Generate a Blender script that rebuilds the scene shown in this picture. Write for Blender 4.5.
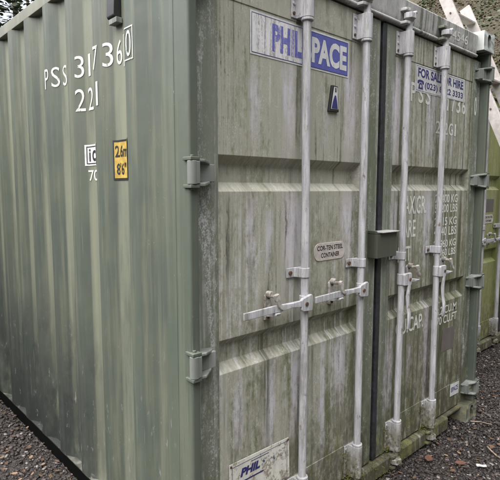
import bpy, bmesh, math, random
import numpy as np
from mathutils import Vector, Matrix, noise as mnoise

for o in list(bpy.data.objects):
    bpy.data.objects.remove(o, do_unlink=True)
SC = bpy.context.scene
COL = SC.collection
RAD = math.radians
random.seed(7)
RNG = np.random.default_rng(7)

# ------------------------------------------------------------------ camera
cam_data = bpy.data.cameras.new('camera')
cam = bpy.data.objects.new('camera', cam_data)
COL.objects.link(cam)
CAM_POS = Vector((-0.98236, -1.36059, 1.59398))
YAW, PITCH = 0.743198, 0.103684
cam.location = CAM_POS
cam.rotation_euler = (math.pi / 2 - PITCH, 0.0, -YAW)
cam_data.sensor_fit = 'HORIZONTAL'
cam_data.sensor_width = 36.0
cam_data.lens = 36.0 * 489.82 / 500.0
cam_data.clip_start = 0.02
cam_data.clip_end = 500.0
SC.camera = cam

# ------------------------------------------------------------------ world, sun, exposure
SUN_ELEV, SUN_AZ = RAD(66), RAD(284)      # compass azimuth from +Y towards +X: from the left, a little from behind the wall
w = bpy.data.worlds.new('World')
SC.world = w
w.use_nodes = True
nt = w.node_tree
bg = nt.nodes['Background']
sky = nt.nodes.new('ShaderNodeTexSky')
sky.sky_type = 'NISHITA'
sky.sun_disc = False
sky.sun_elevation = SUN_ELEV
sky.sun_rotation = SUN_AZ
sky.dust_density = 4.0
sky.air_density = 1.0
bw = nt.nodes.new('ShaderNodeHueSaturation')       # an overcast sky: most of the blue is gone
bw.inputs['Saturation'].default_value = 0.32
nt.links.new(sky.outputs[0], bw.inputs['Color'])
nt.links.new(bw.outputs[0], bg.inputs[0])
bg.inputs[1].default_value = 0.05

sd = bpy.data.lights.new('sun', 'SUN')
sd.energy = 1.5
sd.angle = RAD(95)
sd.color = (1.0, 0.975, 0.935)
sun = bpy.data.objects.new('sun', sd)
COL.objects.link(sun)
sdir = Vector((math.sin(SUN_AZ) * math.cos(SUN_ELEV), math.cos(SUN_AZ) * math.cos(SUN_ELEV), math.sin(SUN_ELEV)))
sun.rotation_euler = (-sdir).to_track_quat('-Z', 'Y').to_euler()
sun.location = (0, 0, 20)

vs = SC.view_settings
vs.view_transform = 'Standard'
vs.look = 'None'
vs.gamma = 1.0
vs.exposure = 2.65
vs.use_curve_mapping = False

# ------------------------------------------------------------------ node helpers
class NT:
    def __init__(s, name, rough=0.6):
        s.m = bpy.data.materials.new(name)
        s.m.use_nodes = True
        s.t = s.m.node_tree
        s.b = s.t.nodes['Principled BSDF']
        s.b.inputs['Roughness'].default_value = rough
        s.tc = s.t.nodes.new('ShaderNodeTexCoord')
        s.co = s.tc.outputs['Object']
        s.xyz = None
    def put(s, sock, v):
        if isinstance(v, (int, float)):
            sock.default_value = v
        elif isinstance(v, (tuple, list)):
            sock.default_value = (*v, 1.0) if len(v) == 3 and sock.type == 'RGBA' else v
        else:
            s.t.links.new(v, sock)
    def math(s, op, a, b=0.0, clamp=False):
        n = s.t.nodes.new('ShaderNodeMath'); n.operation = op; n.use_clamp = clamp
        s.put(n.inputs[0], a); s.put(n.inputs[1], b)
        return n.outputs[0]
    def add(s, a, b): return s.math('ADD', a, b)
    def mul(s, a, b): return s.math('MULTIPLY', a, b)
    def sub(s, a, b): return s.math('SUBTRACT', a, b)
    def axis(s, i):
        if s.xyz is None:
            n = s.t.nodes.new('ShaderNodeSeparateXYZ'); s.t.links.new(s.co, n.inputs[0]); s.xyz = n
        return s.xyz.outputs[i]
    def noise(s, scale=(1, 1, 1), detail=6, rough=0.6, off=(0, 0, 0), dist=0.0):
        mp = s.t.nodes.new('ShaderNodeMapping')
        mp.inputs['Scale'].default_value = scale; mp.inputs['Location'].default_value = off
        s.t.links.new(s.co, mp.inputs[0])
        n = s.t.nodes.new('ShaderNodeTexNoise')
        n.inputs['Scale'].default_value = 1.0; n.inputs['Detail'].default_value = detail
        n.inputs['Roughness'].default_value = rough; n.inputs['Distortion'].default_value = dist
        s.t.links.new(mp.outputs[0], n.inputs['Vector'])
        return n.outputs[0]
    def voronoi(s, scale=10, feature='F1'):
        n = s.t.nodes.new('ShaderNodeTexVoronoi'); n.feature = feature
        n.inputs['Scale'].default_value = scale
        s.t.links.new(s.co, n.inputs['Vector'])
        return n
    def ramp(s, v, lo, hi):
        n = s.t.nodes.new('ShaderNodeMapRange'); n.interpolation_type = 'SMOOTHSTEP'
        s.put(n.inputs['Value'], v)
        s.put(n.inputs['From Min'], lo); s.put(n.inputs['From Max'], hi)
        return n.outputs[0]
    def mix(s, f, a, b):
        n = s.t.nodes.new('ShaderNodeMix'); n.data_type = 'RGBA'
        s.put(n.inputs[0], f); s.put(n.inputs[6], a); s.put(n.inputs[7], b)
        return n.outputs[2]
    def bump(s, h, strength=0.3, dist=0.003, prev=None):
        n = s.t.nodes.new('ShaderNodeBump')
        n.inputs['Strength'].default_value = strength; n.inputs['Distance'].default_value = dist
        s.put(n.inputs['Height'], h)
        if prev is not None: s.t.links.new(prev, n.inputs['Normal'])
        return n.outputs[0]
    def streak(s, x0, wd, z0, z1, wob):
        wd = wd * 1.25
        # a run-down stain: narrow in x, between heights z0 and z1 with soft ends
        d = s.math('ABSOLUTE', s.sub(s.add(s.axis(0), wob), x0))
        a = s.ramp(d, wd, wd * 0.25)
        b = s.mul(s.ramp(s.axis(2), z0 - 0.06, z0 + 0.26), s.ramp(s.axis(2), z1 + 0.06, z1 - 0.12))
        return s.mul(a, b)
    def out(s, col, rough=None, normal=None, metal=None):
        s.put(s.b.inputs['Base Color'], col)
        if rough is not None: s.put(s.b.inputs['Roughness'], rough)
        if normal is not None: s.t.links.new(normal, s.b.inputs['Normal'])
        if metal is not None: s.b.inputs['Metallic'].default_value = metal
        return s.m
    def wear(s, mask):
        # paint worn off: what lies behind shows where the mask is 1
        tr = s.t.nodes.new('ShaderNodeBsdfTransparent')
        mx = s.t.nodes.new('ShaderNodeMixShader')
        s.put(mx.inputs[0], mask)
        s.t.links.new(s.b.outputs[0], mx.inputs[1]); s.t.links.new(tr.outputs[0], mx.inputs[2])
        o = s.t.nodes['Material Output']
        s.t.links.new(mx.outputs[0], o.inputs['Surface'])

STREAKS = [(0.545, .045, 1.72, 2.12), (0.975, .045, 1.72, 2.20), (0.35, .03, 1.75, 2.05), (0.80, .02, 1.75, 1.95),
           (0.575, .065, 1.15, 1.59), (0.97, .05, 1.18, 1.58), (0.33, .03, 1.15, 1.55), (0.43, .02, 1.2, 1.5),
           (0.445, .032, .40, .90), (0.60, .03, .45, .88), (0.80, .022, .30, .90), (0.93, .05, .50, .89), (0.26, .03, .5, .8),
           (1.374, .05, 1.72, 2.28), (1.765, .065, 1.72, 2.25), (2.02, .03, 1.75, 1.95), (1.755, .055, 1.08, 1.59),
           (1.37, .05, .30, .80), (1.80, .035, .25, .90), (1.60, .02, .45, .7), (2.0, .02, 1.1, 1.4), (1.38, .04, 1.1, 1.55)]

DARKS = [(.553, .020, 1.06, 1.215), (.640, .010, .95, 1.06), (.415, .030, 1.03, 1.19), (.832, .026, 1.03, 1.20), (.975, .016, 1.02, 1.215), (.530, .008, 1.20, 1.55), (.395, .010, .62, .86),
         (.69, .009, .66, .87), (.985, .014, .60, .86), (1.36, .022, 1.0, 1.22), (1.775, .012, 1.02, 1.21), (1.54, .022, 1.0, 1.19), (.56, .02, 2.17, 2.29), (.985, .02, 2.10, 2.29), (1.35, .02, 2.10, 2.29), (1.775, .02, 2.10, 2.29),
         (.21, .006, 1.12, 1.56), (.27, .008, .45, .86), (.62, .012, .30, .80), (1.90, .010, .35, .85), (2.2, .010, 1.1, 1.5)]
def door_paint(name, green, chalk, brown, streaks=True, seed=0.0, amount=1.0, zlow=True):
    s = NT(name, 0.62)
    wob = s.mul(s.sub(s.noise((3, .5, 5), 3, .5, (seed, 0, 0)), .5), .06)
    wob = s.add(wob, s.mul(s.sub(s.noise((60, .5, 12), 4, .7, (seed, 0, 3)), .5), .035))
    vert = s.noise((17, .6, .9), 7, .62, (seed, 0, 0))
    vfine = s.noise((85, .6, 5), 5, .68, (seed, 4, 0))
    broad = s.noise((2.4, .6, 1.5), 4, .6, (seed, 8, 2))
    grain = s.noise((55, 8, 26), 6, .72, (seed, 6, 6))
    fine = s.noise((190, 60, 130), 4, .7, (seed, 2, 9))
    col = s.mix(s.ramp(broad, .36, .62), green, tuple(c * .78 for c in green))
    col = s.mix(s.mul(s.ramp(s.noise((9, .6, .8), 5, .6, (seed, 11, 0)), .44, .64), .60 * amount), col, brown)
    # pale chalky film running down the sheet, thicker towards the top
    top = s.ramp(s.axis(2), .1, 2.2)
    left = s.ramp(s.axis(0), 2.4, .2)
    cov = s.add(s.add(.015, s.mul(top, .10)), s.add(s.sub(s.mul(left, .10), .035), s.mul(s.sub(broad, .5), .42)))
    film = s.ramp(s.add(s.add(s.add(s.mul(vert, .46), s.mul(vfine, .18)), s.mul(grain, .36)), cov), .46, .66)
    col = s.mix(s.mul(film, .80 * amount), col, chalk)
    if streaks:
        acc = 0.0
        for a in STREAKS:
            k = s.streak(*a, wob)
            acc = k if isinstance(acc, float) else s.math('MAXIMUM', acc, k)
        acc = s.mul(acc, s.ramp(s.add(s.add(s.mul(vfine, .35), s.mul(grain, .35)), s.mul(s.noise((7, .6, 4), 4, .6, (seed, 2, 2)), .3)), .36, .56))
        col = s.mix(s.mul(acc, .90), col, (.50, .475, .535))
        # flaking on the hinge stiles, in patches
        e = s.mul(s.ramp(s.math('ABSOLUTE', s.sub(s.axis(0), 1.219)), 1.060, 1.10), s.ramp(s.noise((14, .6, 2.4), 4, .6, (seed, 0, 5)), .47, .62))
        col = s.mix(s.mul(e, s.ramp(s.add(s.mul(fine, .5), s.mul(grain, .5)), .45, .56)), col, (.42, .42, .43))
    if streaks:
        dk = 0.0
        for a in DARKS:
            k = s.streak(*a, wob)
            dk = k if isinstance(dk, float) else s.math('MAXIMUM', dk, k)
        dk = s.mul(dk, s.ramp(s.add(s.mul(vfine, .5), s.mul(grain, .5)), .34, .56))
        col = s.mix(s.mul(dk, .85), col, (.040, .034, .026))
    spk = s.mul(s.ramp(s.add(s.mul(fine, .6), s.mul(grain, .4)), .53, .62), s.ramp(s.noise((9, .6, 2.4), 4, .65, (seed, 1, 1)), .42, .62))
    col = s.mix(s.mul(spk, .75), col, (.50, .49, .49))
    # crisp white runs and dark grime runs down the sheet
    wr = s.mul(s.ramp(s.add(s.mul(s.noise((38, .6, .55), 6, .66, (seed, 13, 1)), .8), s.mul(grain, .2)), .515, .60), s.ramp(s.noise((4, .6, 1.3), 3, .6, (seed, 14, 1)), .40, .58))
    col = s.mix(s.mul(wr, .60 * amount), col, (.51, .495, .515))
    dr = s.mul(s.ramp(s.add(s.mul(s.noise((24, .6, .6), 6, .68, (seed, 15, 1)), .75), s.mul(grain, .25)), .515, .60), s.add(s.ramp(s.noise((3.5, .6, 1.6), 3, .6, (seed, 16, 1)), .40, .58), s.ramp(s.axis(0), 1.15, 1.6)))
    col = s.mix(s.mul(s.math('MINIMUM', dr, 1.0), .80 * amount), col, (.060, .066, .036))
    # thin dark drip lines
    drip = s.mul(s.ramp(s.noise((70, .6, 1.8), 5, .72, (seed, 3, 3)), .59, .69), s.ramp(s.noise((5, .6, 2), 2, .5, (seed, 6, 3)), .44, .58))
    col = s.mix(s.mul(drip, .70), col, (.045, .046, .034))
    if zlow:
        # green algae and moss towards the ground
        alg = s.mul(s.ramp(s.axis(2), .60, .05), s.ramp(s.noise((14, 6, 7), 5, .7, (seed, 5, 5)), .46, .64))
        col = s.mix(s.mul(alg, .70), col, (.19, .185, .060))
        drt = s.mul(s.ramp(s.axis(2), s.add(.45, s.mul(s.axis(0), .40)), .02), s.ramp(s.noise((22, 8, 12), 6, .72, (seed, 7, 5)), .36, .60))
        col = s.mix(s.mul(drt, .9), col, (.052, .046, .030))
    hs = s.t.nodes.new('ShaderNodeHueSaturation'); s.put(hs.inputs['Color'], col)
    s.put(hs.inputs['Value'], s.add(.72, s.mul(s.add(s.mul(fine, .5), s.mul(grain, .5)), .56)))
    col = hs.outputs[0]
    # rust freckles
    rst = s.ramp(s.noise((42, 20, 26), 4, .7, (seed, 9, 9)), .69, .75)
    col = s.mix(s.mul(rst, .8), col, (.12, .052, .026))
    bmp = s.bump(s.add(s.mul(fine, .5), s.mul(grain, .5)), .22, .0012)
    bmp = s.bump(s.noise((4.5, .5, 3.0), 2, .5, (seed, 3, 1)), .35, .008, bmp)
    return s.out(col, s.add(.50, s.mul(vert, .25)), bmp)

def side_paint(name, c1, c2, light, edge=False, flat_light=0.0):
    s = NT(name, .55)
    broad = s.noise((2, 1.6, 1.2), 4, .6, (1, 3, 0))
    vert = s.noise((20, 20, .9), 6, .65)
    fine = s.noise((130, 130, 90), 4, .7)
    col = s.mix(s.ramp(broad, .35, .65), c1, c2)
    col = s.mix(s.mul(s.ramp(vert, .46, .66), .55), col, light)
    drip = s.mul(s.ramp(s.noise((70, 70, 2.0), 5, .75, (2, 3, 3)), .58, .70), .5)
    col = s.mix(drip, col, (.055, .060, .055))
    spk = s.mul(s.ramp(fine, .63, .70), s.ramp(s.noise((6, 6, 3), 3, .6), .50, .66))
    col = s.mix(s.mul(spk, .6), col, (.30, .30, .28))
    # paler yellow-green on the inner flats, painting in the corrugation's light bands
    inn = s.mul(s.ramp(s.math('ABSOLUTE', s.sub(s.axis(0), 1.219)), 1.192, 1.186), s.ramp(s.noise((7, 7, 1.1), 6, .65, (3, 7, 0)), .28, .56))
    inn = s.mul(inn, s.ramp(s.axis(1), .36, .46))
    col = s.mix(s.mul(inn, flat_light), col, (.235, .245, .180))
    # scuffs, and a tone that darkens downwards and away from the doors
    low = s.mul(s.mul(s.ramp(s.axis(2), 1.35, .10), s.ramp(s.axis(1), .35, 1.25)), s.ramp(s.noise((5, 4, 2.2), 5, .7, (5, 0, 0)), .20, .52))
    col = s.mix(s.mul(low, .97), col, (.020, .024, .023))
    blot = s.mul(s.mul(s.ramp(s.noise((7, 5, 3.5), 5, .65, (11, 2, 4)), .52, .62), s.ramp(s.axis(1), .5, 1.1)), s.ramp(s.axis(2), 1.1, .5))
    col = s.mix(s.mul(blot, .55), col, (.020, .022, .022))
    scf = s.mul(s.ramp(s.noise((26, 26, 9), 6, .75, (7, 0, 0)), .60, .67), s.ramp(s.axis(2), 1.3, .4))
    col = s.mix(s.mul(scf, .6), col, (.25, .235, .24))
    if edge:
        we = s.mul(s.mul(s.ramp(s.axis(0), .0345, .0385), s.ramp(s.axis(0), .6, .5)), s.ramp(s.noise((20, 20, 5), 5, .7, (9, 1, 0)), .38, .52))
        col = s.mix(s.mul(we, .9), col, (.52, .50, .52))
        gr = s.mul(s.ramp(s.axis(1), .020, .013), .15)
        col = s.mix(gr, col, (.13, .13, .125))
    run = s.mul(s.ramp(s.noise((150, 150, 1.6), 4, .7, (4, 4, 1)), .62, .70), s.ramp(s.noise((9, 9, 1.5), 4, .6, (1, 4, 6)), .46, .60))
    col = s.mix(s.mul(run, .55), col, tuple(c * 1.9 for c in light))
    chip = s.ramp(s.noise((85, 85, 55), 3, .6, (8, 1, 2)), .715, .74)
    col = s.mix(s.mul(chip, .85), col, (.10, .055, .032))
    bmp = s.bump(s.add(s.mul(fine, .4), s.mul(vert, .4)), .22, .002)
    bmp = s.bump(s.noise((5, 6, 3.0), 3, .5), .5, .012, bmp)
    return s.out(col, s.add(.42, s.mul(vert, .25)), bmp)

def bar_metal():
    s = NT('bar_grey_paint', .5)
    v = s.noise((60, 60, 5), 6, .7)
    f = s.noise((220, 220, 140), 4, .7)
    col = s.mix(s.ramp(v, .36, .66), (.33, .325, .345), (.50, .495, .52))
    col = s.mix(s.mul(s.ramp(f, .60, .68), .6), col, (.19, .175, .165))
    grm = s.mul(s.ramp(s.noise((28, 28, 4), 6, .7, (6, 1, 3)), .50, .66), .55)
    col = s.mix(grm, col, (.135, .125, .100))
    rst = s.ramp(s.noise((35, 35, 14), 6, .72, (3, 3, 3)), .60, .69)
    col = s.mix(s.mul(rst, .8), col, (.13, .070, .040))
    low = s.mul(s.ramp(s.axis(2), .33, .20), s.ramp(s.noise((40, 40, 22), 5, .7), .28, .52))
    col = s.mix(s.mul(low, .8), col, (.125, .115, .070))
    low2 = s.mul(s.ramp(s.axis(2), .34, .12), s.ramp(s.noise((55, 55, 40), 5, .7, (4, 0, 0)), .50, .60))
    col = s.mix(low2, col, (.070, .060, .035))
    s.b.inputs['Specular IOR Level'].default_value = .3
    return s.out(col, s.add(.55, s.mul(v, .25)), s.bump(s.add(f, s.mul(v, .6)), .4, .0016))

def simple(name, c, rough=.6, var=.25, scale=40, bump=.2, dark=None):
    s = NT(name, rough)
    n = s.noise((scale,) * 3, 5, .65)
    m = s.noise((scale * .12,) * 3, 3, .5)
    d = dark or tuple(x * (1 - var) for x in c)
    col = s.mix(s.ramp(s.add(s.mul(n, .6), s.mul(m, .4)), .38, .62), d, c)
    return s.out(col, rough, s.bump(n, bump, .002))

def worn(name, c, lo, hi, under=None, rough=.6, sc=(55, 55, 12), seed=0):
    s = NT(name, rough)
    n = s.add(s.mul(s.noise(sc, 6, .7, (seed, 0, 0)), .65), s.mul(s.noise((160, 160, 90), 3, .7, (seed, 1, 0)), .35))
    col = s.mix(s.ramp(s.noise((30, 30, 9), 4, .6), .35, .7), c, tuple(x * .80 for x in c))
    m = s.out(col, rough)
    if under is None:
        s.wear(s.ramp(n, lo, hi))
    else:
        s.put(s.b.inputs['Base Color'], s.mix(s.ramp(n, lo, hi), col, under))
    return m

M = {}
M['door'] = door_paint('door_green_weathered', (.124, .134, .068), (.385, .376, .326), (.205, .187, .150))
M['door2'] = door_paint('neighbour_olive', (.215, .235, .078), (.29, .30, .15), (.17, .17, .072), False, 11.0, .45)
M['frame'] = door_paint('frame_green_grey', (.115, .135, .092), (.27, .28, .24), (.160, .165, .125), True, 5.0, .50)
M['sill'] = door_paint('sill_mossy', (.080, .082, .048), (.22, .215, .15), (.085, .078, .050), False, 3.0, .7)
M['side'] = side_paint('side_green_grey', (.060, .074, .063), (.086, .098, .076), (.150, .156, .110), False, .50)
M['post'] = side_paint('post_green', (.070, .086, .068), (.083, .097, .074), (.118, .130, .096), True)
M['header'] = door_paint('header_grey', (.20, .20, .185), (.42, .415, .42), (.26, .25, .235), False, 21.0, 1.0, False)
M['rail'] = side_paint('top_rail_grey', (.15, .15, .125), (.18, .18, .145), (.24, .235, .195))
M['bar'] = bar_metal()
M['gasket'] = simple('rubber_gasket', (.030, .032, .038), .6, .5, 35, .6, (.012, .012, .013))
M['shaded_bitumen'] = simple('black_bitumen_shade', (.003, .003, .003), .95, .4, 30)  # black rail coating, taken near zero to hold the rail's deep shade
M['shaded_bitumen'].node_tree.nodes['Principled BSDF'].inputs['Specular IOR Level'].default_value = .05
M['dark'] = simple('dark_inside', (.008, .008, .007), .95, .3, 20)
M['hinge'] = side_paint('hinge_grey_green', (.13, .145, .130), (.18, .19, .18), (.30, .30, .30))
M['foot'] = door_paint('casting_mossy_dark', (.062, .070, .056), (.15, .15, .125), (.065, .062, .045), False, 31.0, .6)
M['casting'] = side_paint('casting_green_grey', (.16, .175, .165), (.20, .21, .20), (.28, .29, .28))
M['letter'] = worn('white_stencil', (.62, .62, .60), .56, .64)
M['letter2'] = worn('white_stencil_faded', (.66, .66, .63), .57, .66)
M['white'] = simple('vinyl_white', (.60, .60, .61), .5, .25, 25, .05)
M['signworn'] = worn('vinyl_worn_white', (.66, .65, .67), .49, .58, (.33, .31, .31), .55, (60, 60, 4))
M['signwhite'] = worn('sign_white_lettering', (.62, .62, .64), .56, .64, (.36, .36, .46), .5, (50, 50, 10))
M['blue'] = worn('sign_violet_blue', (.095, .105, .36), .57, .68, (.30, .30, .50), .5)
M['bluefade'] = worn('sign_violet_faded', (.13, .13, .42), .50, .60, (.42, .41, .48), .5, (70, 70, 4))
M['ink'] = simple('dark_blue_ink', (.035, .035, .17), .5, .3, 30, .02)
M['black'] = simple('black_ink', (.018, .018, .020), .5, .3, 30, .02)
M['yellow'] = simple('yellow_decal', (.50, .34, .075), .55, .35, 30, .03)
M['plate'] = worn('old_white_plate', (.62, .61, .56), .50, .58, (.27, .235, .19), .5, (24, 24, 24), 3)
M['corten'] = simple('pale_pink_plate', (.56, .50, .47), .55, .25, 60, .1)
M['ghost'] = worn('grey_ghost_patch', (.125, .110, .105), .55, .70, (.17, .165, .13), .7)
M['wornmetal'] = simple('rubbed_pale_metal', (.44, .42, .40), .55, .6, 50, .3, (.14, .11, .085))
M['rust'] = simple('rusty_steel', (.11, .062, .038), .85, .5, 70, .5)
M['ladder'] = simple('ladder_pale_timber', (.42, .385, .37), .65, .30, 22, .15)
M['moss'] = simple('moss', (.115, .12, .026), .95, .6, 90, .8)
M['pvc'] = simple('rubber_black', (.02, .02, .022), .5, .3, 60)

# ------------------------------------------------------------------ mesh helpers
def link(o):
    COL.objects.link(o); return o

def obj(name, bm, mat, parent=None, bevel=0.0, seg=2, smooth=False, wn=False, flat=False):
    me = bpy.data.meshes.new(name)
    bmesh.ops.recalc_face_normals(bm, faces=bm.faces[:])
    bm.to_mesh(me); bm.free()
    o = link(bpy.data.objects.new(name, me))
    if mat is not None: me.materials.append(mat)
    if parent is not None: o.parent = parent
    if smooth:
        for pl in me.polygons: pl.use_smooth = True
    if bevel:
        md = o.modifiers.new('bevel', 'BEVEL'); md.width = bevel; md.segments = seg
        md.limit_method = 'ANGLE'; md.angle_limit = RAD(35)
        if not flat:
            for pl in me.polygons: pl.use_smooth = True
            wn = True
    if wn:
        o.modifiers.new('wn', 'WEIGHTED_NORMAL')
    return o

def raw(name, verts, faces, mat, parent=None, smooth=False):
    me = bpy.data.meshes.new(name)
    me.from_pydata(verts, [], faces)
    me.update()
    o = link(bpy.data.objects.new(name, me))
    me.materials.append(mat)
    if parent is not None: o.parent = parent
    if smooth:
        for pl in me.polygons: pl.use_smooth = True
    return o

def box(bm, x0, x1, y0, y1, z0, z1):
    v = [bm.verts.new((x, y, z)) for x in (x0, x1) for y in (y0, y1) for z in (z0, z1)]
    for f in ((0, 1, 3, 2), (4, 6, 7, 5), (0, 4, 5, 1), (2, 3, 7, 6), (0, 2, 6, 4), (1, 5, 7, 3)):
        bm.faces.new([v[i] for i in f])
    return v

def tube(bm, a, b, r0, r1=None, n=16, caps=True):
    a, b = Vector(a), Vector(b)
    r1 = r0 if r1 is None else r1
    d = (b - a).normalized()
    u = d.orthogonal().normalized(); v = d.cross(u)
    A, B = [], []
    for i in range(n):
        t = 2 * math.pi * i / n
        q = u * math.cos(t) + v * math.sin(t)
        A.append(bm.verts.new(a + q * r0)); B.append(bm.verts.new(b + q * r1))
    for i in range(n):
        j = (i + 1) % n
        bm.faces.new((A[i], A[j], B[j], B[i]))
    if caps:
        bm.faces.new(A[::-1]); bm.faces.new(B)

def prism(bm, pts, axis, a, b):
    # pts: 2-D outline in the two remaining axes, extruded along axis from a to b
    def P(q, t):
        if axis == 0: return (t, q[0], q[1])
        if axis == 1: return (q[0], t, q[1])
        return (q[0], q[1], t)
    A = [bm.verts.new(P(q, a)) for q in pts]; B = [bm.verts.new(P(q, b)) for q in pts]
    n = len(pts)
    for i in range(n):
        j = (i + 1) % n
        bm.faces.new((A[i], A[j], B[j], B[i]))
    bm.faces.new(A[::-1]); bm.faces.new(B)

def empty(name, loc, label=None, cat=None, group=None):
    o = link(bpy.data.objects.new(name, None))
    o.location = loc; o.empty_display_size = .2
    tag(o, label, cat, group)
    return o

def tag(o, label=None, cat=None, group=None, kind=None):
    if label: o['label'] = label
    if cat: o['category'] = cat
    if group: o['group'] = group
    if kind: o['kind'] = kind
    return o

_tc = {}
def glyphs(s, bold=0.012, shear=0.0):
    # outline of a line of lettering, fitted into the unit square
    key = (s, bold, shear)
    if key in _tc: return _tc[key]
    cu = bpy.data.curves.new('t', 'FONT'); cu.body = s; cu.offset = bold; cu.resolution_u = 4; cu.shear = shear
    o = link(bpy.data.objects.new('t', cu))
    bpy.context.view_layer.update()
    me = bpy.data.meshes.new_from_object(o.evaluated_get(bpy.context.evaluated_depsgraph_get()))
    V = np.array([v.co[:2] for v in me.vertices]); F = [tuple(pl.vertices) for pl in me.polygons]
    bpy.data.objects.remove(o); bpy.data.curves.remove(cu); bpy.data.meshes.remove(me)
    lo, hi = V.min(0), V.max(0)
    V = (V - lo) / np.maximum(hi - lo, 1e-6)
    _tc[key] = (V, F)
    return V, F

class Flat:
    # print on the door plane: several lines or shapes collected into one mesh
    def __init__(s, y): s.y = y; s.v = []; s.f = []
    def poly(s, pts):
        n = len(s.v); s.v += [(a, s.y, b) for a, b in pts]; s.f.append(tuple(range(n, n + len(pts)))); return s
    def rect(s, x0, x1, z0, z1): return s.poly([(x0, z0), (x1, z0), (x1, z1), (x0, z1)])
    def ring(s, x0, x1, z0, z1, t):
        s.rect(x0, x1, z0, z0 + t); s.rect(x0, x1, z1 - t, z1)
        s.rect(x0, x0 + t, z0 + t, z1 - t); s.rect(x1 - t, x1, z0 + t, z1 - t); return s
    def text(s, t, x0, x1, z0, z1, bold=.012, shear=0):
        V, F = glyphs(t, bold, shear); n = len(s.v)
        s.v += [(x0 + a * (x1 - x0), s.y, z0 + b * (z1 - z0)) for a, b in V]
        s.f += [tuple(i + n for i in f) for f in F]; return s
    def build(s, name, mat, parent):
        return raw(name, s.v, s.f, mat, parent)

# ------------------------------------------------------------------ the container
W, L, H = 2.438, 6.058, 2.591
DD = 0.066                       # door sheet behind the casting faces
PITCHC, E0 = 0.281, 0.432        # corrugation pitch and first ridge end
def corr_points(y_end):
    pts = [(.150, .036)]
    e = E0
    while e < y_end:
        pts += [(e - .140, .036), (e - .072, 0.0), (e, 0.0), (e + .068, .036)]
        e += PITCHC
    return pts
CP = corr_points(5.75) + [(5.92, .036)]
def prof(y):
    return float(np.interp(y, [a for a, b in CP], [b for a, b in CP]))

def rounded(pts, r=.005, n=2):
    out = [pts[0]]
    for i in range(1, len(pts) - 1):
        p0, p1, p2 = Vector(pts[i - 1]), Vector(pts[i]), Vector(pts[i + 1])
        a = p1 + (p0 - p1).normalized() * min(r, (p0 - p1).length * .45)
        b = p1 + (p2 - p1).normalized() * min(r, (p2 - p1).length * .45)
        for k in range(n + 1):
            t = k / n
            q = a * (1 - t) ** 2 + p1 * 2 * t * (1 - t) + b * t * t
            out.append((q.x, q.y))
    out.append(pts[-1])
    return out

def side_wall(root, mirror, mats):
    bm = bmesh.new()
    z0, z1 = .137, 2.519
    zs = [z0, .5, 1.0, 1.5, 2.0, z1]
    prev = None
    for (y, x) in rounded(CP):
        X = W - x if mirror else x
        row = [bm.verts.new((X, y, z)) for z in zs]
        if prev:
            for k in range(len(zs) - 1):
                bm.faces.new((prev[k], row[k], row[k + 1], prev[k + 1]))
        prev = row
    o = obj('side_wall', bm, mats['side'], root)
    return o

def casting(bm, x0, y0, z0, sx, sy, sz, front=True):
    # corner casting with an oval hole in its face at y0
    n = 20
    hx, hz = x0 + sx / 2, z0 + sz / 2
    a, b = .026, .045
    def ov(t):
        c, s_ = math.cos(t), math.sin(t)
        return (hx + a * math.copysign(abs(c) ** .75, c), hz + b * math.copysign(abs(s_) ** .75, s_))
    def sq(t):
        c, s_ = math.cos(t), math.sin(t); k = 1 / max(abs(c), abs(s_))
        return (hx + sx / 2 * c * k, hz + sz / 2 * s_ * k)
    ts = [2 * math.pi * (i + .5) / n for i in range(n)]
    ts = sorted(ts + [math.pi / 4 + k * math.pi / 2 for k in range(4)])
    n = len(ts)
    O = [bm.verts.new((sq(t)[0], y0, sq(t)[1])) for t in ts]
    I = [bm.verts.new((ov(t)[0], y0, ov(t)[1])) for t in ts]
    D = [bm.verts.new((ov(t)[0], y0 + .045 * (1 if sy > 0 else -1), ov(t)[1])) for t in ts]
    Bk = [bm.verts.new((sq(t)[0], y0 + sy, sq(t)[1])) for t in ts]
    for i in range(n):
        j = (i + 1) % n
        bm.faces.new((O[i], O[j], I[j], I[i])); bm.faces.new((I[i], I[j], D[j], D[i]))
        bm.faces.new((O[i], Bk[i], Bk[j], O[j]))
    bm.faces.new(Bk)

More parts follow.
